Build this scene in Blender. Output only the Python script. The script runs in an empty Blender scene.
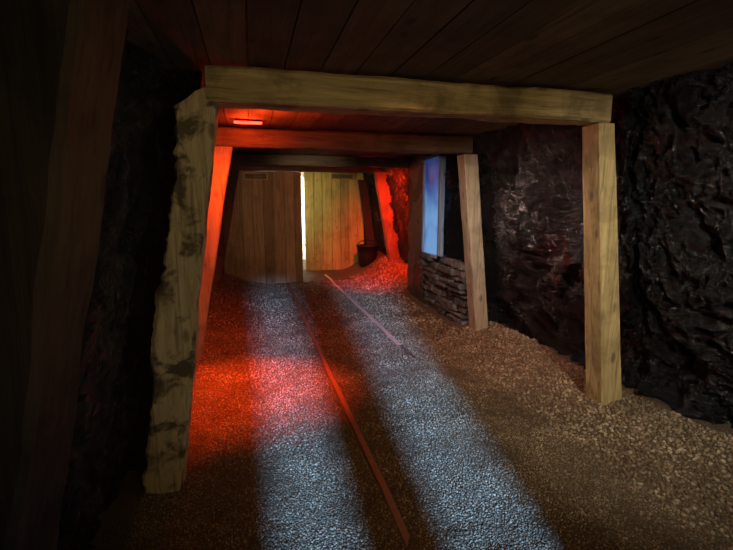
import bpy, bmesh, math, random
import numpy as np
from mathutils import Vector, noise, Matrix
random.seed(4); np.random.seed(4)
S=bpy.context.scene
C=S.collection
S.view_settings.view_transform='Standard'

# ---------------------------------------------------------------- helpers
def newobj(name, verts, faces, mat=None, smooth=False, parent=None, origin=None):
    me=bpy.data.meshes.new(name)
    if origin is not None:
        o=Vector(origin); verts=[tuple(Vector(v)-o) for v in verts]
    me.from_pydata([tuple(v) for v in verts],[],faces); me.update()
    bm=bmesh.new(); bm.from_mesh(me); bmesh.ops.recalc_face_normals(bm,faces=bm.faces); bm.to_mesh(me); bm.free()
    if smooth:
        for p in me.polygons: p.use_smooth=True
    ob=bpy.data.objects.new(name,me); C.objects.link(ob)
    if mat: me.materials.append(mat)
    if parent: 
        ob.parent=parent
        if origin is not None: ob.location=Vector(origin)-parent.location
        else: ob.location=-parent.location
    elif origin is not None: ob.location=origin
    return ob
def empty(name,loc,label,cat,group=None):
    e=bpy.data.objects.new(name,None); e.location=loc; e.empty_display_size=.1; C.objects.link(e)
    e["label"]=label; e["category"]=cat
    if group: e["group"]=group
    return e
def struct(ob,label,cat):
    ob["kind"]="structure"; ob["label"]=label; ob["category"]=cat
def nz(x,y,z,s=1.): return noise.noise(Vector((x*s,y*s,z*s)))
def rect_loop(a,b,c,n=3):
    pts=[]
    cs=[(a-c,-b),(a,-b+c),(a,b-c),(a-c,b),(-a+c,b),(-a,b-c),(-a,-b+c),(-a+c,-b)]
    for i in range(8):
        p=cs[i];q=cs[(i+1)%8]
        m=n if i%2==1 else 1
        for k in range(m): pts.append((p[0]+(q[0]-p[0])*k/m,p[1]+(q[1]-p[1])*k/m))
    return pts
def loft(loops):
    verts=[];faces=[];n=len(loops[0])
    for l in loops: verts+=l
    for i in range(len(loops)-1):
        for j in range(n):
            a=i*n+j;b=i*n+(j+1)%n
            faces.append((a,b,b+n,a+n))
    faces.append(tuple(range(n-1,-1,-1))); m=(len(loops)-1)*n
    faces.append(tuple(range(m,m+n)))
    return verts,faces
def boxvf(x0,x1,y0,y1,z0,z1,verts,faces):
    k=len(verts)
    verts+=[(x0,y0,z0),(x1,y0,z0),(x1,y1,z0),(x0,y1,z0),(x0,y0,z1),(x1,y0,z1),(x1,y1,z1),(x0,y1,z1)]
    faces+=[(k,k+3,k+2,k+1),(k+4,k+5,k+6,k+7),(k,k+1,k+5,k+4),(k+1,k+2,k+6,k+5),(k+2,k+3,k+7,k+6),(k+3,k,k+4,k+7)]
def post(name,bot,top,wx0,wx1,wy,mat,parent,z0=-.1,z1=2.0,jit=.004,rag=0,ragside=-1,seed=0,N_=60):
    loops=[];N=N_
    for i in range(N+1):
        t=i/N; z=z0+(z1-z0)*t
        cx=bot[0]+(top[0]-bot[0])*t; cy=bot[1]+(top[1]-bot[1])*t
        w=wx0+(wx1-wx0)*t
        l=[]
        for (px,py) in rect_loop(w/2,wy/2,.014,5):
            d=nz(px*6+seed,py*6,z*4)*jit*2+nz(px*20+seed,py*20,z*14)*jit
            x=cx+px+d; y=cy+py+d*.6
            if rag and px*ragside>0:
                f=min(1,abs(px)/(w/2))**2
                x+=ragside*f*(nz(seed,z*1.6,1)*rag*1.5+nz(seed,z*4.5,4)*rag*.9+nz(py*8,z*17,7)*rag*.45+nz(py*9,z*45,3)*rag*.3)
                y+=f*abs(nz(seed,z*9,2))*rag*.6
            zz=z
            if rag and i>=N-6 and px*ragside>0: zz=z-.014*(i-(N-7))*min(1,abs(px)/(w/2))
            l.append((x,y,zz))
        loops.append(l)
    v,f=loft(loops)
    return newobj(name,v,f,mat,False,parent,origin=(bot[0],bot[1],z0))
def beam(name,x0,x1,cy,wy,zc0,zc1,wz,mat,parent,jit=.005,seed=0):
    loops=[];N=70
    for i in range(N+1):
        t=i/N;x=x0+(x1-x0)*t;zc=zc0+(zc1-zc0)*t
        l=[]
        for (py,pz) in rect_loop(wy/2,wz/2,.014,4):
            d=nz(x*4+seed,py*6,pz*6)*jit*2+nz(x*15+seed,py*15,pz*15)*jit
            l.append((x,cy+py+d*.5,zc+pz+d))
        loops.append(l)
    v,f=loft(loops)
    return newobj(name,v,f,mat,False,parent,origin=((x0+x1)/2,cy,zc0))

# ---------------------------------------------------------------- materials
def base_mat(name):
    m=bpy.data.materials.new(name); m.use_nodes=True
    nt=m.node_tree; b=nt.nodes['Principled BSDF']; return m,nt,b
def N(nt,t,**k):
    n=nt.nodes.new(t)
    for a,v in k.items(): setattr(n,a,v)
    return n
def ramp(nt,stops):
    r=nt.nodes.new('ShaderNodeValToRGB'); e=r.color_ramp.elements
    while len(e)<len(stops): e.new(.5)
    for i,(p,c) in enumerate(stops): e[i].position=p; e[i].color=(*c,1) if len(c)==3 else c
    return r
def noiseN(nt,vec,scale,detail=6,rough=.6,dist=0.):
    n=nt.nodes.new('ShaderNodeTexNoise'); n.inputs['Scale'].default_value=scale; n.inputs['Detail'].default_value=detail
    n.inputs['Roughness'].default_value=rough; n.inputs['Distortion'].default_value=dist
    if vec: nt.links.new(vec,n.inputs['Vector'])
    return n
def mixc(nt,fac,a,b,mode='MIX'):
    m=nt.nodes.new('ShaderNodeMix'); m.data_type='RGBA'; m.blend_type=mode
    for idx,val in ((0,fac),(6,a),(7,b)):
        if isinstance(val,(int,float)): m.inputs[idx].default_value=val
        elif isinstance(val,tuple): m.inputs[idx].default_value=(*val,1)
        else: nt.links.new(val,m.inputs[idx])
    return m.outputs[2]
def wood(name,light,dark,axis=2,blotch=.5,rough=.65,scale=1.,bl_scale=3.,spec=.3,bump=.6,crack=.55,knots=.8,blpos=.5,blw=.10,island=0):
    m,nt,b=base_mat(name); L=nt.links
    tc=N(nt,'ShaderNodeTexCoord'); mp=N(nt,'ShaderNodeMapping'); L.new(tc.outputs['Object'],mp.inputs['Vector'])
    sc=[14*scale]*3; sc[axis]=1.1*scale; mp.inputs['Scale'].default_value=sc
    n1=noiseN(nt,mp.outputs[0],1.6,8,.65,1.2); n2=noiseN(nt,mp.outputs[0],6,6,.7,.3)
    r=ramp(nt,[(.34,dark),(.5,tuple((a+c)/2 for a,c in zip(light,dark))),(.64,light)]); L.new(n1.outputs[0],r.inputs[0])
    c=mixc(nt,.4,r.outputs[0],mixc(nt,n2.outputs[0],dark,light))
    mp2=N(nt,'ShaderNodeMapping'); L.new(tc.outputs['Object'],mp2.inputs['Vector'])
    s2=[46*scale]*3; s2[axis]=1.6*scale; mp2.inputs['Scale'].default_value=s2
    nc=noiseN(nt,mp2.outputs[0],1.,3,.5,.4); rc=ramp(nt,[(.57,(0,0,0)),(.70,(1,1,1))]); L.new(nc.outputs[0],rc.inputs[0])
    mc=N(nt,'ShaderNodeMath',operation='MULTIPLY'); L.new(rc.outputs[0],mc.inputs[0]); mc.inputs[1].default_value=crack
    dk=tuple(x*.28 for x in dark)
    c=mixc(nt,mc.outputs[0],c,dk)
    mp3=N(nt,'ShaderNodeMapping'); L.new(tc.outputs['Object'],mp3.inputs['Vector'])
    s3=[6.5]*3; s3[axis]=3.2; mp3.inputs['Scale'].default_value=s3
    vk=N(nt,'ShaderNodeTexVoronoi'); vk.inputs['Scale'].default_value=1.; L.new(mp3.outputs[0],vk.inputs['Vector'])
    rk=ramp(nt,[(.0,(1,1,1)),(.10,(.8,.8,.8)),(.17,(0,0,0))]); L.new(vk.outputs['Distance'],rk.inputs[0])
    mk=N(nt,'ShaderNodeMath',operation='MULTIPLY'); L.new(rk.outputs[0],mk.inputs[0]); mk.inputs[1].default_value=knots
    c=mixc(nt,mk.outputs[0],c,tuple(x*.4 for x in dark))
    n3=noiseN(nt,tc.outputs['Object'],bl_scale,5,.6,.3); r3=ramp(nt,[(blpos,(0,0,0)),(blpos+blw,(1,1,1))]); L.new(n3.outputs[0],r3.inputs[0])
    mu=N(nt,'ShaderNodeMath',operation='MULTIPLY'); L.new(r3.outputs[0],mu.inputs[0]); mu.inputs[1].default_value=blotch
    c=mixc(nt,mu.outputs[0],c,dk)
    if island:
        ge=N(nt,'ShaderNodeNewGeometry'); ri=ramp(nt,[(0,(1-island,)*3),(1,(1,1,1))]); L.new(ge.outputs['Random Per Island'],ri.inputs[0])
        c=mixc(nt,1.,c,ri.outputs[0],'MULTIPLY')
    L.new(c,b.inputs['Base Color']); b.inputs['Roughness'].default_value=rough
    b.inputs['Specular IOR Level'].default_value=spec
    bp=N(nt,'ShaderNodeBump'); bp.inputs['Strength'].default_value=bump; bp.inputs['Distance'].default_value=.006
    ad=N(nt,'ShaderNodeMath',operation='ADD'); L.new(n1.outputs[0],ad.inputs[0]); L.new(n2.outputs[0],ad.inputs[1])
    sb=N(nt,'ShaderNodeMath',operation='SUBTRACT'); L.new(ad.outputs[0],sb.inputs[0]); L.new(mc.outputs[0],sb.inputs[1])
    L.new(sb.outputs[0],bp.inputs['Height']); L.new(bp.outputs[0],b.inputs['Normal'])
    return m
def rockmat(name,c0,c1,rough=.42,bscale=14,bstr=.8,spec=.5,crease=5,island=0):
    m,nt,b=base_mat(name); L=nt.links
    tc=N(nt,'ShaderNodeTexCoord')
    n1=noiseN(nt,tc.outputs['Object'],bscale*.5,8,.65,1.5)
    n2=noiseN(nt,tc.outputs['Object'],bscale*1.6,6,.6,2.2)
    n3=noiseN(nt,tc.outputs['Object'],2.3,3,.5)
    r=ramp(nt,[(.35,c0),(.7,c1)]); L.new(n1.outputs[0],r.inputs[0]); c=r.outputs[0]
    if island:
        ge=N(nt,'ShaderNodeNewGeometry'); ri=ramp(nt,[(0,(1-island,)*3),(1,(1,1,1))]); L.new(ge.outputs['Random Per Island'],ri.inputs[0])
        c=mixc(nt,1.,c,ri.outputs[0],'MULTIPLY')
    L.new(c,b.inputs['Base Color'])
    rr=ramp(nt,[(.3,(rough-.1,)*3),(.7,(rough+.12,)*3)]); L.new(n3.outputs[0],rr.inputs[0]); L.new(rr.outputs[0],b.inputs['Roughness'])
    b.inputs['Specular IOR Level'].default_value=spec
    ad=N(nt,'ShaderNodeMath',operation='ADD'); L.new(n1.outputs[0],ad.inputs[0]); L.new(n2.outputs[0],ad.inputs[1])
    n4=noiseN(nt,tc.outputs['Object'],bscale*.9,3,.55,1.2); s=N(nt,'ShaderNodeMath',operation='SUBTRACT'); L.new(n4.outputs[0],s.inputs[0]); s.inputs[1].default_value=.5
    ab=N(nt,'ShaderNodeMath',operation='ABSOLUTE'); L.new(s.outputs[0],ab.inputs[0]); mm=N(nt,'ShaderNodeMath',operation='MULTIPLY'); L.new(ab.outputs[0],mm.inputs[0]); mm.inputs[1].default_value=-crease
    a2=N(nt,'ShaderNodeMath',operation='ADD'); L.new(ad.outputs[0],a2.inputs[0]); L.new(mm.outputs[0],a2.inputs[1])
    bp=N(nt,'ShaderNodeBump'); bp.inputs['Strength'].default_value=bstr; bp.inputs['Distance'].default_value=.03
    L.new(a2.outputs[0],bp.inputs['Height']); L.new(bp.outputs[0],b.inputs['Normal'])
    return m
def plain(name,col,rough=.5,metal=0,emit=None,es=0):
    m,nt,b=base_mat(name)
    tc=N(nt,'ShaderNodeTexCoord'); n=noiseN(nt,tc.outputs['Object'],20,5,.6)
    c=mixc(nt,n.outputs[0],tuple(x*.7 for x in col),tuple(min(1,x*1.25) for x in col)); nt.links.new(c,b.inputs['Base Color'])
    b.inputs['Roughness'].default_value=rough; b.inputs['Metallic'].default_value=metal
    if emit: b.inputs['Emission Color'].default_value=(*emit,1); b.inputs['Emission Strength'].default_value=es
    return m
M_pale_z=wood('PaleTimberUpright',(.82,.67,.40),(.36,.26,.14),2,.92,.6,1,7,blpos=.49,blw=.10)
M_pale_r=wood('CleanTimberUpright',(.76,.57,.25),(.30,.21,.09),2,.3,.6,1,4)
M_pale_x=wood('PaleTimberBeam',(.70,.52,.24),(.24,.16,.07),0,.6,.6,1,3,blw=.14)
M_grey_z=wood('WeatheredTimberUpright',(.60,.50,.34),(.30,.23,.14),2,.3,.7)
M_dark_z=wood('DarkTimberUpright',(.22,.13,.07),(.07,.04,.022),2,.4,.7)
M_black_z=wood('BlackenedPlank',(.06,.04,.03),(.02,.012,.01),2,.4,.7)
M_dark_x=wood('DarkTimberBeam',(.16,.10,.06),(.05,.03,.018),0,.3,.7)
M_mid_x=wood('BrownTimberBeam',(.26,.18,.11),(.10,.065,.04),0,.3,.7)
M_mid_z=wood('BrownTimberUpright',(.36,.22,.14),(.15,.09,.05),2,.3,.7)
M_ceil=wood('CeilingBoards',(.24,.175,.10),(.09,.065,.037),1,.3,.75,.6,island=.45,crack=.3)
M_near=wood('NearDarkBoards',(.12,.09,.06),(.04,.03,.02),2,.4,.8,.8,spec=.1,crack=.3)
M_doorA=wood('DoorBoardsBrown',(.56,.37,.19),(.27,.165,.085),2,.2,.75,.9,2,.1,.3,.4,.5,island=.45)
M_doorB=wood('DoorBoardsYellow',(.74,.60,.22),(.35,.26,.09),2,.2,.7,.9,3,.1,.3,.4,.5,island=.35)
M_rock=rockmat('BlackWallCoating',(.002,.002,.002),(.016,.015,.015),.24,19,1.,.85)
M_rail=plain('RustyRail',(.32,.15,.10),.5,.1)
M_rail2=plain('LitSteelRail',(.66,.55,.44),.5,.1)  # paler than the other rail: light on its edge is put into the colour
M_black=plain('BlackIron',(.014,.014,.015),.6,.4)

# ---------------------------------------------------------------- profiles
def sm(a,b,x):
    t=max(0,min(1,(x-a)/(b-a))); return t*t*(3-2*t)
def floor_h(x,y):
    rl=math.exp(-((x-.63)/.05)**2)
    h=.014*nz(x,y,0,1.7)+(.010*nz(x,y,5,5)+.010*nz(x,y,8,11)+.004*nz(x,y,3,24))*(1-.85*rl)
    h-=.012*math.exp(-((x-.35)/.22)**2)-.012*math.exp(-((x-1.15)/.25)**2)
    h+=.13*sm(1.95,2.75,x)*(1+.6*nz(x,y,9,2))
    h+=.26*sm(1.95,2.9,x)*sm(5.8,7.2,y)
    h+=(.10*sm(3,4,y)-.07)*sm(-.10,-.5,x)*(1+.6*nz(x,y,3,2))
    h+=.20*sm(.25,-.6,x)*sm(4.8,6.5,y)
    h+=.035*math.exp(-((x-1.48)/.12)**2)*(1-sm(3.6,4.6,y))
    return h
def rail_base(x,y):
    return .014*nz(x,y,0,1.7)-.012*math.exp(-((x-.35)/.22)**2)+.012*math.exp(-((x-1.15)/.25)**2)
xs=np.linspace(-1.1,3.3,210); ys=np.linspace(-1.6,12,520)
v=[(x,y,floor_h(x,y)) for y in ys for x in xs]
nx=len(xs)
f=[(j*nx+i,j*nx+i+1,(j+1)*nx+i+1,(j+1)*nx+i) for j in range(len(ys)-1) for i in range(nx-1)]
m,nt,b=base_mat('PackedGravel'); L=nt.links
tc=N(nt,'ShaderNodeTexCoord'); vo=N(nt,'ShaderNodeTexVoronoi'); vo.inputs['Scale'].default_value=85; L.new(tc.outputs['Object'],vo.inputs['Vector'])
n=noiseN(nt,tc.outputs['Object'],3,6)
c=mixc(nt,n.outputs[0],(.13,.09,.05),(.28,.20,.11)); r=ramp(nt,[(.0,(1,1,1)),(.6,(.55,.55,.55))]); L.new(vo.outputs['Distance'],r.inputs[0])
c=mixc(nt,1.,c,r.outputs[0],'MULTIPLY'); L.new(c,b.inputs['Base Color']); b.inputs['Roughness'].default_value=.7
bp=N(nt,'ShaderNodeBump',invert=True); bp.inputs['Strength'].default_value=.9; bp.inputs['Distance'].default_value=.015
L.new(vo.outputs['Distance'],bp.inputs['Height']); L.new(bp.outputs[0],b.inputs['Normal'])
fl=newobj('floor',v,f,m,True); struct(fl,'packed pale gravel floor of the mine tunnel','floor')

ico=bmesh.new(); bmesh.ops.create_icosphere(ico,subdivisions=1,radius=1); 
iv=np.array([v.co[:] for v in ico.verts]); itf=np.array([[w.index for w in f.verts] for f in ico.faces]); ico.free()
P=[]
def scatter(x0,x1,y0,y1,pitch,rmin,rmax,keep=1.):
    for yy in np.arange(y0,y1,pitch):
        for xx in np.arange(x0,x1,pitch):
            if random.random()>keep: continue
            x=xx+random.uniform(-.5,.5)*pitch; y=yy+random.uniform(-.5,.5)*pitch
            if abs(x-.63)<.026 and y>1.5: continue
            if abs(x-1.48)<.024 and y>3.9: continue
            if x>2.28 and 4.6<y<6.7: continue
            P.append((x,y,random.uniform(rmin,rmax)))
scatter(-.62,1.95,1.1,2.6,.0115,.003,.0075)
scatter(-.62,1.95,2.6,3.8,.0145,.004,.0092)
scatter(-.62,1.95,3.8,5.4,.020,.006,.012)
scatter(-.55,1.95,5.4,8.5,.034,.010,.016)
scatter(1.95,2.70,1.1,4.5,.020,.006,.016)
scatter(1.95,2.75,4.5,9.0,.040,.014,.026)
P=np.array(P); n=len(P)
hz=np.array([floor_h(p[0],p[1]) for p in P])
R=P[:,2]
sc=np.random.uniform(.7,1.2,(n,3))*R[:,None]; sc[:,2]*=.8
q=np.random.normal(size=(n,4)); q/=np.linalg.norm(q,axis=1)[:,None]
w,a,b2,c2=q.T
Rm=np.stack([1-2*(b2*b2+c2*c2),2*(a*b2-c2*w),2*(a*c2+b2*w),2*(a*b2+c2*w),1-2*(a*a+c2*c2),2*(b2*c2-a*w),2*(a*c2-b2*w),2*(b2*c2+a*w),1-2*(a*a+b2*b2)],1).reshape(n,3,3)
V=iv[None]*sc[:,None,:]*np.random.uniform(.85,1.15,(n,12,1))
V=np.einsum('nij,nkj->nki',Rm,V)+np.stack([P[:,0],P[:,1],hz+R*.1],1)[:,None]
V=V.reshape(-1,3); F=(itf[None]+12*np.arange(n)[:,None,None]).reshape(-1,3)
me=bpy.data.meshes.new('gravel'); me.vertices.add(len(V)); me.vertices.foreach_set('co',V.astype(np.float32).ravel())
me.loops.add(F.size); me.loops.foreach_set('vertex_index',F.astype(np.int32).ravel())
me.polygons.add(len(F)); me.polygons.foreach_set('loop_start',(np.arange(len(F))*3).astype(np.int32)); me.update(calc_edges=True)
at=me.attributes.new('tint','FLOAT','POINT'); at.data.foreach_set('value',np.repeat(np.random.rand(n),12).astype(np.float32))
m,nt,b=base_mat('Pebbles'); L=nt.links
an=N(nt,'ShaderNodeAttribute'); an.attribute_name='tint'
r=ramp(nt,[(0,(.17,.12,.07)),(.45,(.29,.215,.12)),(.8,(.42,.33,.20)),(1,(.58,.49,.34))]); L.new(an.outputs['Fac'],r.inputs[0])
tc=N(nt,'ShaderNodeTexCoord'); n0=noiseN(nt,tc.outputs['Object'],2.4,6,.65); r0=ramp(nt,[(.38,(.50,.45,.40)),(.62,(1,1,1))]); L.new(n0.outputs[0],r0.inputs[0])
L.new(mixc(nt,1.,r.outputs[0],r0.outputs[0],'MULTIPLY'),b.inputs['Base Color']); b.inputs['Roughness'].default_value=.48; b.inputs['Specular IOR Level'].default_value=.4
me.materials.append(m)
g=bpy.data.objects.new('gravel',me); C.objects.link(g); g["kind"]="stuff"; g["label"]="loose pale gravel pebbles covering the tunnel floor"; g["category"]="gravel"

# ---------------------------------------------------------------- walls
def wall(name,side,prof,y0,y1,step,amp,mat,label,zt=2.25):
    ny=int((y1-y0)/step); nzv=int((zt+.15)/step)
    v=[];f=[]
    for j in range(ny+1):
        y=y0+(y1-y0)*j/ny
        for i in range(nzv+1):
            z=-.15+(zt+.15)*i/nzv
            x=prof(y,z)
            p=Vector((side*3.3,y,z))
            wv=noise.noise_vector(p*1.3)*.5+noise.noise_vector(p*5)*.08
            q=p+wv
            a=1-abs(noise.noise(Vector((q.x*2.2,q.y*3.6,q.z*1.1))))*2
            b=1-abs(noise.noise(Vector((q.x*6.5,q.y*8,q.z*2.8)) ))*2
            c=1-abs(noise.noise(Vector((q.x*15,q.y*18,q.z*11))+wv*3))*2
            e=1-abs(noise.noise(q*30))*2
            d=(a*.68+b*.46+c*.32+e*.20-.28)*amp
            v.append((x-side*(d-.3*amp),y,z))
    for j in range(ny):
        for i in range(nzv):
            k=j*(nzv+1)+i; f.append((k,k+1,k+nzv+2,k+nzv+1))
    o=newobj(name,v,f,mat,True); struct(o,label,'wall'); return o
def pr(y,z):
    x=2.42+.42*(1-z/2.2)
    x+=.10*sm(4.5,4.8,y)*(1-sm(6.5,6.8,y))+.15*sm(6.6,8.5,y)
    x-=.12*math.exp(-((z-1.0)/.7)**2)*sm(2.7,3.2,y)*(1-sm(4.0,4.4,y))
    mk=sm(4.55,4.75,y)*(1-sm(5.30,5.40,y))
    x=x*(1-mk)+2.49*mk
    return x
def pl(y,z):
    return -.45-.34*(1-z/2.2)
wall('wall_right',1,pr,-1.6,10.1,.0155,.145,M_rock,'rough black tar-like coated tunnel wall with bulging folds')
wall('wall_left',-1,pl,-1.6,8.7,.035,.08,M_rock,'rough black coated tunnel wall behind the timber posts')
v=[(-1.2,2.70,-.15),(-.60,2.70,-.15),(-.22,2.70,2.20),(-1.2,2.70,2.20)]; v+=[(x,2.76,z) for x,_,z in v]  # added sheet behind the post, keeps red light off the near wall
f=[(0,1,2,3),(7,6,5,4),(0,4,5,1),(1,5,6,2),(2,6,7,3),(3,7,4,0)]
o=newobj('leak_blocker',v,f,M_rock); struct(o,'added black boarding blocking the red light leak behind the post','boarding')

v=[];f=[]; x=-.75
while x<3.2:
    w=.19+random.uniform(-.01,.01); dz=random.uniform(0,.005)
    boxvf(x,x+w-.006,-1.6,5.6,2.195+dz,2.225+dz,v,f); dz=random.uniform(0,.005)
    boxvf(x,x+w-.006,5.604,12,2.195+dz,2.225+dz,v,f)
    x+=w
o=newobj('ceiling',v,f,M_ceil); struct(o,'dark brown wooden board ceiling running along the tunnel','ceiling')
v=[];f=[]; boxvf(-.9,3.3,-1.6,12,2.24,2.28,v,f)
o=newobj('trim_1',v,f,M_dark_x); struct(o,'solid dark cover boards above the ceiling boards','ceiling')

v=[];f=[]; Yb=-1.5  # added blocker behind the camera, its slots cut the cold light into streaks
boxvf(-1.1,.080,Yb-.03,Yb,-.1,2.24,v,f); boxvf(.080,.70,Yb-.03,Yb,1.93,2.24,v,f)
boxvf(.255,.47,Yb-.03,Yb,-.1,1.93,v,f); boxvf(.70,3.4,Yb-.03,Yb,-.1,2.24,v,f)
o=newobj('streak_blocker',v,f,M_dark_z); struct(o,'added unseen dark boarding, two tall gaps shape the cold floor streaks','wall')

# ---------------------------------------------------------------- timber frames
G='timber supports along the tunnel'; TN='mine_support'; TC='timber support'
f1=empty(TN,(1.05,2.59,0),'pale rough-sawn timber support with scorched knotty post and wide beam',TC,G)
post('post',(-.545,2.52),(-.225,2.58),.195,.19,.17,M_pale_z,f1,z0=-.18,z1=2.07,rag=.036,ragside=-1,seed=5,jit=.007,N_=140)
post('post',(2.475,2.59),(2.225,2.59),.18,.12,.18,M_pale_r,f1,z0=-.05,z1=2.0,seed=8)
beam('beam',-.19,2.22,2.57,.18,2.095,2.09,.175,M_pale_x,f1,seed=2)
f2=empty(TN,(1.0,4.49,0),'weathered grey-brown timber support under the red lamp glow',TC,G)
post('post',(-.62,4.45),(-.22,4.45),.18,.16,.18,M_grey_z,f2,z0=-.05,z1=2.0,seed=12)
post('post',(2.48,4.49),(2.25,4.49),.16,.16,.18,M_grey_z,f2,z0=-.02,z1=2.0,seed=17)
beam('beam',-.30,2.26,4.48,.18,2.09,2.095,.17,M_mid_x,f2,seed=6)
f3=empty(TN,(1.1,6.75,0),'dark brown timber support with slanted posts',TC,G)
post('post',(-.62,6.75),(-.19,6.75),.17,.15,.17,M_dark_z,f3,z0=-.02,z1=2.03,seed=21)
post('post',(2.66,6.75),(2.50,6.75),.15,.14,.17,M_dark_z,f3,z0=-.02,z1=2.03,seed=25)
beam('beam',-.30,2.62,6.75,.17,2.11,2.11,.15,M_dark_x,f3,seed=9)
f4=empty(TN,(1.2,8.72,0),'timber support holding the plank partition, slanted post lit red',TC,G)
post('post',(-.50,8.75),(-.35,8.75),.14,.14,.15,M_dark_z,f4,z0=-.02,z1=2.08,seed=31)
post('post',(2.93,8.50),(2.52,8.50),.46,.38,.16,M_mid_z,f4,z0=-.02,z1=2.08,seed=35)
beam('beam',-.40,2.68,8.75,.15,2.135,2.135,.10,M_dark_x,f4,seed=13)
f0=empty('timber_post',(-.7,.97,0),'dark wide slanted timber post beside the entrance','timber post')
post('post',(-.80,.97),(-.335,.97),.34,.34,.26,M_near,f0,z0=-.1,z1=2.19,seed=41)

# ---------------------------------------------------------------- doors at the far end
def planks(x0,x1,y,th,z0,z1,w):
    v=[];f=[];x=x0
    while x<x1-.01:
        ww=min(w+random.uniform(-.012,.012),x1-x); dy=random.uniform(0,.003)
        boxvf(x,x+ww-.012,y+dy,y+dy+th,z0,z1,v,f); x+=ww
    boxvf(x0,x1,y+th+.004,y+th+.02,z0,z1,v,f)
    return v,f
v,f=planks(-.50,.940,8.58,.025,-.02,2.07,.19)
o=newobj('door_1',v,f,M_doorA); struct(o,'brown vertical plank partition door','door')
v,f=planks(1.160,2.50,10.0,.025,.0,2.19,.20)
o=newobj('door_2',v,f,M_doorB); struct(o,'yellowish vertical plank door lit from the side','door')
v=[];f=[]; boxvf(2.5,3.4,10.0,10.05,-.1,2.24,v,f); 
o=newobj('wall_end',v,f,M_rock); struct(o,'black end wall beside the plank door','wall')
def vent(x,y,z,w,h,label):
    e=empty('vent_hatch',(x,y,z),label,'vent')
    v=[];f=[]
    boxvf(x-w/2,x+w/2,y-.03,y-.002,z-h/2,z-h/2+.018,v,f);boxvf(x-w/2,x+w/2,y-.03,y-.002,z+h/2-.018,z+h/2,v,f)
    boxvf(x-w/2,x-w/2+.018,y-.03,y-.002,z-h/2,z+h/2,v,f);boxvf(x+w/2-.018,x+w/2,y-.03,y-.002,z-h/2,z+h/2,v,f)
    newobj('frame',v,f,M_doorB,parent=e)
    v=[];f=[]
    for k in range(4):
        zz=z-h/2+.02+k*(h-.04)/4; boxvf(x-w/2,x+w/2,y-.02,y-.005,zz,zz+.014,v,f)
    newobj('slats',v,f,M_dark_x,parent=e)
vent(.12,8.58,1.98,.42,.13,'small slatted wooden vent on brown plank door')
vent(2.0,10.0,2.08,.50,.13,'small slatted wooden vent on yellowish plank door')
m,nt,b=base_mat('SunlitRockface'); tc=N(nt,'ShaderNodeTexCoord'); n=noiseN(nt,tc.outputs['Object'],9,7,.7,1)
r=ramp(nt,[(.38,(.10,.09,.04)),(.47,(.85,.80,.62)),(.7,(.95,.94,.9))]); nt.links.new(n.outputs[0],r.inputs[0]); nt.links.new(r.outputs[0],b.inputs['Base Color'])
v=[];f=[]; boxvf(-1.2,3.4,12.0,12.1,-.1,2.6,v,f)
o=newobj('wall_outside',v,f,m); struct(o,'sunlit pale rock face outside the exit','wall')

# ---------------------------------------------------------------- rails
def rail(name,x,y0,y1,label,mat,s):
    prof=[(-.024,-.05),(.024,-.05),(.024,-.045),(.006,-.04),(.006,-.014),(.018,-.010),(.020,-.002),(.017,.003),(-.017,.003),(-.020,-.002),(-.018,-.010),(-.006,-.014),(-.006,-.04),(-.024,-.045)]
    loops=[]
    for i in range(161):
        y=y0+(y1-y0)*i/160
        z=.010+rail_base(x,y)+.002*nz(1,y,2,3)
        if y<2.1: z-=.016*(2.1-y)/.5
        if x>1 and y<4.5: z-=.012*(4.5-y)/.6
        loops.append([(x+p[0]*s+.004*nz(0,y,x,.7),y,z+p[1]) for p in prof])
    v,f=loft(loops); o=newobj(name,v,f,mat,origin=(x,y0,0)); o["label"]=label;o["category"]="rail";o["group"]="narrow-gauge track rails"
rail('rail',.63,1.55,8.3,'rusty narrow-gauge rail sunk in gravel, fully exposed',M_rail,1.0)
rail('rail',1.48,3.9,9.3,'rail coloured paler for its lit edge, partly buried under gravel',M_rail2,1.2)

# ---------------------------------------------------------------- dry stone wall + window
v=[];f=[]
z=0.02
while z<.80:
    h=random.uniform(.05,.10); y=4.72-random.uniform(0,.06)
    while y<5.98:
        ln=random.uniform(.12,.34); xo=2.34+.05*(1-z/.8)+random.uniform(-.055,.025)
        g_=random.uniform(.012,.024)
        k=len(v); y2=min(6.05,y+ln-g_); zt=z+h-g_; c_=.012
        v+=[(xo,y+c_,z+c_),(xo,y2-c_,z+c_),(xo,y2-c_,zt-c_),(xo,y+c_,zt-c_),
            (xo+c_,y,z),(xo+c_,y2,z),(xo+c_,y2,zt),(xo+c_,y,zt),(2.46,y,z),(2.46,y2,z),(2.46,y2,zt),(2.46,y,zt)]
        for q in range(k,k+8): v[q]=tuple(c+random.uniform(-.012,.012) for c in v[q])
        f+=[(k,k+1,k+2,k+3)]
        for q in range(4):
            q2=(q+1)%4
            f+=[(k+q,k+4+q,k+4+q2,k+q2),(k+4+q,k+8+q,k+8+q2,k+4+q2)]
        f+=[(k+11,k+10,k+9,k+8)]
        y+=ln
    z+=h
M_st=rockmat('StackedSlate',(.08,.08,.08),(.34,.33,.31),.65,14,.6,.3,crease=1,island=.6)
o=newobj('stone_wall',v,f,M_st); o["label"]='low dry-stone wall of stacked grey slabs under window';o["category"]='stone wall'
m,nt,b=base_mat('BlueEmissivePane'); tc=N(nt,'ShaderNodeTexCoord'); n=noiseN(nt,tc.outputs['Object'],2.0,2,.5,.2)
sx=N(nt,'ShaderNodeSeparateXYZ'); nt.links.new(tc.outputs['Object'],sx.inputs[0])
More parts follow.
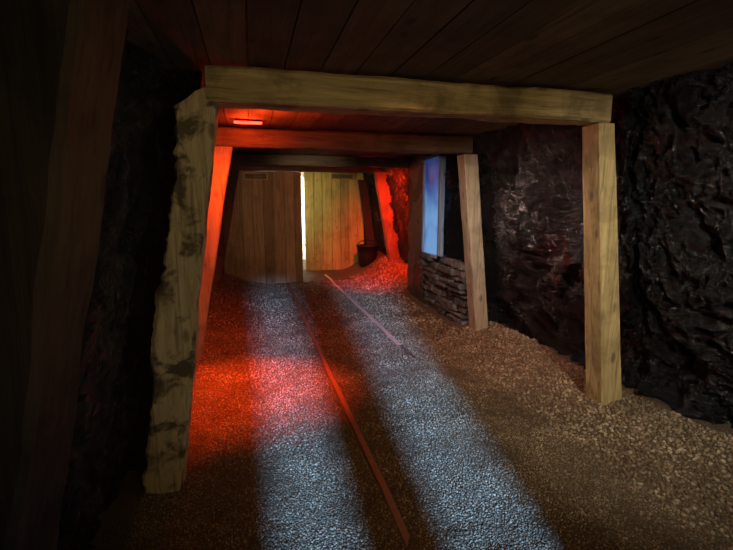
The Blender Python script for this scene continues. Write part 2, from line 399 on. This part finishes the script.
mr=N(nt,'ShaderNodeMapRange'); mr.inputs['From Min'].default_value=.8; mr.inputs['From Max'].default_value=2.1; mr.inputs['To Min'].default_value=.18; mr.inputs['To Max'].default_value=-.12; nt.links.new(sx.outputs['Z'],mr.inputs['Value'])
ad=N(nt,'ShaderNodeMath',operation='ADD'); nt.links.new(n.outputs[0],ad.inputs[0]); nt.links.new(mr.outputs[0],ad.inputs[1])
r=ramp(nt,[(.3,(.008,.03,.13)),(.50,(.022,.09,.30)),(.72,(.14,.30,.58))]); nt.links.new(ad.outputs[0],r.inputs[0])
nt.links.new(r.outputs[0],b.inputs['Emission Color']); b.inputs['Emission Strength'].default_value=1.0; b.inputs['Base Color'].default_value=(.01,.04,.10,1); b.inputs['Roughness'].default_value=.6  # light through the pane is put into its own emission, nothing shines behind
v=[];f=[]; boxvf(2.36,2.37,5.42,5.93,.82,2.08,v,f)
o=newobj('window_1',v,f,m); struct(o,'tall window with cold blue glowing pane','window')
v=[];f=[]
for (a,b_,c,d) in [(5.375,5.42,.78,2.12),(5.93,5.975,.78,2.12),(5.375,5.975,.78,.82),(5.375,5.975,2.08,2.12)]: boxvf(2.33,2.40,a,b_,c,d,v,f)
M_fr=wood('WindowFrame',(.42,.60,.80),(.28,.38,.52),2,.1)
o=newobj('trim_2',v,f,M_fr); struct(o,'pale grey-blue wooden window frame','window frame')
v=[];f=[]
boxvf(2.37,2.42,5.975,6.65,.0,2.18,v,f)
boxvf(2.37,2.42,5.375,5.975,2.12,2.19,v,f)
o=newobj('trim_3',v,f,M_rock); struct(o,'black painted boarding round the window','boarding')

# ---------------------------------------------------------------- bucket
BX,BY=2.42,9.4
bz=floor_h(BX,BY)-.06; bs=.84
e=empty('mine_bucket',(BX,BY,bz),'dark iron mine bucket with rim standing by plank door','bucket')
prof=[(.0,.0),(.19,0),(.215,.03),(.25,.30),(.262,.50),(.285,.505),(.285,.535),(.25,.535),(.24,.50),(.20,.05),(0,.04)]
v=[];f=[];K=32
for (r_,z_) in prof:
    for k in range(K):
        a=2*math.pi*k/K; v.append((BX+bs*r_*math.cos(a),BY+bs*r_*math.sin(a),bz+bs*z_))
for i in range(len(prof)-1):
    for k in range(K): f.append((i*K+k,i*K+(k+1)%K,(i+1)*K+(k+1)%K,(i+1)*K+k))
newobj('body',v,f,M_black,True,e)
loops=[]
for i in range(17):
    a=math.pi*i/16; cx=.275*bs*math.cos(a); cz=bs*(.50+.17*math.sin(a))
    loops.append([(BX+cx+.010*math.cos(t)*math.cos(a),BY+.010*math.sin(t),bz+cz+.010*math.cos(t)*math.sin(a)) for t in [k*math.pi/4 for k in range(8)]])
v,f=loft(loops); newobj('handle',v,f,M_black,True,e)
loops=[]
for i in range(9):
    t=i/8; z_=.1+1.9*t; x_=2.66-.28*t
    loops.append([(x_-.09,9.7,z_),(x_+.09,9.7,z_),(x_+.09,9.73,z_),(x_-.09,9.73,z_)])
v,f=loft(loops); o=newobj('leaning_plank',v,f,M_black_z); o["label"]='blackened plank leaning against the tunnel wall';o["category"]='plank'

# ---------------------------------------------------------------- red lamps
RED=(1,.065,.008); RED2=(1,.030,.005)
def addlight(kind,name,loc,e,col,rad,ang=0,blend=1,tgt=None):
    d=bpy.data.lights.new(name,kind); d.energy=e; d.color=col; d.shadow_soft_size=rad
    if kind=='SPOT': d.spot_size=math.radians(ang); d.spot_blend=blend
    l=bpy.data.objects.new(name,d); C.objects.link(l); l.location=loc
    if tgt: l.rotation_euler=(Vector(tgt)-Vector(loc)).to_track_quat('-Z','Y').to_euler()
    return l
def lamp(x,y,label):
    e=empty('ceiling_lamp',(x,y,2.19),label,'lamp','red ceiling lamps')
    def box(x0,x1,y0,y1,z0,z1,mat,nm):
        loops=[]
        for zz,s in ((z1,.97),(z1-.004,1),(z0+.004,1),(z0,.94)):
            loops.append([(x+(px)*s,y+(py)*s,zz) for px,py in rect_loop((x1-x0)/2,(y1-y0)/2,.008,2)])
        v,f=loft(loops); newobj(nm,v,f,mat,False,e)
    box(-.105,.105,-.018,.018,2.176,2.197,M_black,'housing')
    box(-.115,.115,-.021,.021,2.162,2.178,M_lens,'lens')
M_lens=plain('RedLens',(.9,.05,.03),.3,0,(1,.022,.012),13)
lamp(.01,4.08,'red glowing flat strip lamp fixed to the ceiling boards')
lamp(1.95,7.02,'red glowing flat strip lamp hidden behind dark beam')
addlight('SPOT','red_downlight',(0,4.03,2.10),780,RED,.04,48,1,(.0,3.62,0))
addlight('POINT','red_glow',(0,4.05,2.08),9,RED,.03)
addlight('SPOT','red_sidelight',(.0,3.9,2.05),100,RED,.04,90,1,(-.6,4.5,1.0))
addlight('SPOT','red_spill',(.1,4.0,2.0),50,RED,.05,100,1,(.8,4.8,0))
addlight('SPOT','red_uplight',(.1,3.7,1.98),18,RED,.05,140,1,(.3,3.7,2.2))
addlight('SPOT','red_downlight',(1.95,7.04,2.10),560,RED2,.04,110,1,(2.8,7.9,1.0))
addlight('POINT','red_glow',(1.95,7.1,2.06),12,RED2,.05)

# ---------------------------------------------------------------- other lights
addlight('SPOT','cold_streak_spot',(.10,-5,2.62),7600,(.22,.47,1.0),.10,50,.1,(.5,-1.5,1.2))  # added unseen spot beyond the slots, throws the cold streaks on the floor
addlight('SPOT','warm_fill',(1.0,-1.3,1.75),80,(1,.77,.38),.25,74,1.,(1.0,3.2,1.25))
addlight('SPOT','floor_warm',(.9,2.3,2.05),10,(1,.55,.25),.3,120,1.,(.9,3.1,0))
addlight('SPOT','wall_sheen',(1.5,.5,2.0),135,(1,.92,.80),.03,85,1.,(2.75,2.6,.6))
addlight('SPOT','bay_sheen',(1.5,2.95,1.95),55,(1,.66,.56),.03,110,1.,(2.7,3.7,1.0))
addlight('SPOT','bay_rake',(2.0,4.25,1.6),16,(1,.62,.50),.02,120,1.,(2.5,3.3,1.0))
addlight('SPOT','bay_red',(2.15,3.2,1.3),6,RED2,.05,130,1.,(2.6,3.4,.2))
addlight('SPOT','mid_fill',(1.2,3.0,1.95),44,(1,.92,.80),.1,60,1.,(2.3,5.2,.9))
addlight('SPOT','far_fill',(.9,5.2,1.9),46,(1,.84,.52),.1,62,1.,(.8,9,1.3))
addlight('SPOT','entrance_fill',(1.2,.7,1.5),7,(1,.72,.42),.1,36,1.,(-.3,.90,1.5))
def area(name,loc,tgt,e,col,sx,sy):
    d=bpy.data.lights.new(name,'AREA'); d.energy=e; d.color=col; d.shape='RECTANGLE'; d.size=sx; d.size_y=sy
    l=bpy.data.objects.new(name,d); C.objects.link(l); l.location=loc
    l.rotation_euler=(Vector(tgt)-Vector(loc)).to_track_quat('-Z','Y').to_euler()
area('exit_daylight',(.55,9.3,1.5),(1.6,10.3,1.5),10,(1,.92,.50),.4,1.2)
area('outside_daylight',(.9,10.6,1.6),(1.3,12,1.3),130,(1,.95,.84),1.2,1.2)

w=bpy.data.worlds.new('World'); S.world=w; w.use_nodes=True
w.node_tree.nodes['Background'].inputs[0].default_value=(.5,.6,.8,1); w.node_tree.nodes['Background'].inputs[1].default_value=.004

cd=bpy.data.cameras.new('Camera'); cam=bpy.data.objects.new('Camera',cd); C.objects.link(cam)
cd.sensor_width=36; cd.lens=450/733*36; cd.clip_start=.02
cam.location=(0,0,1.5); cam.rotation_euler=(math.radians(90-9.09),0,math.radians(-14.34))
S.camera=cam
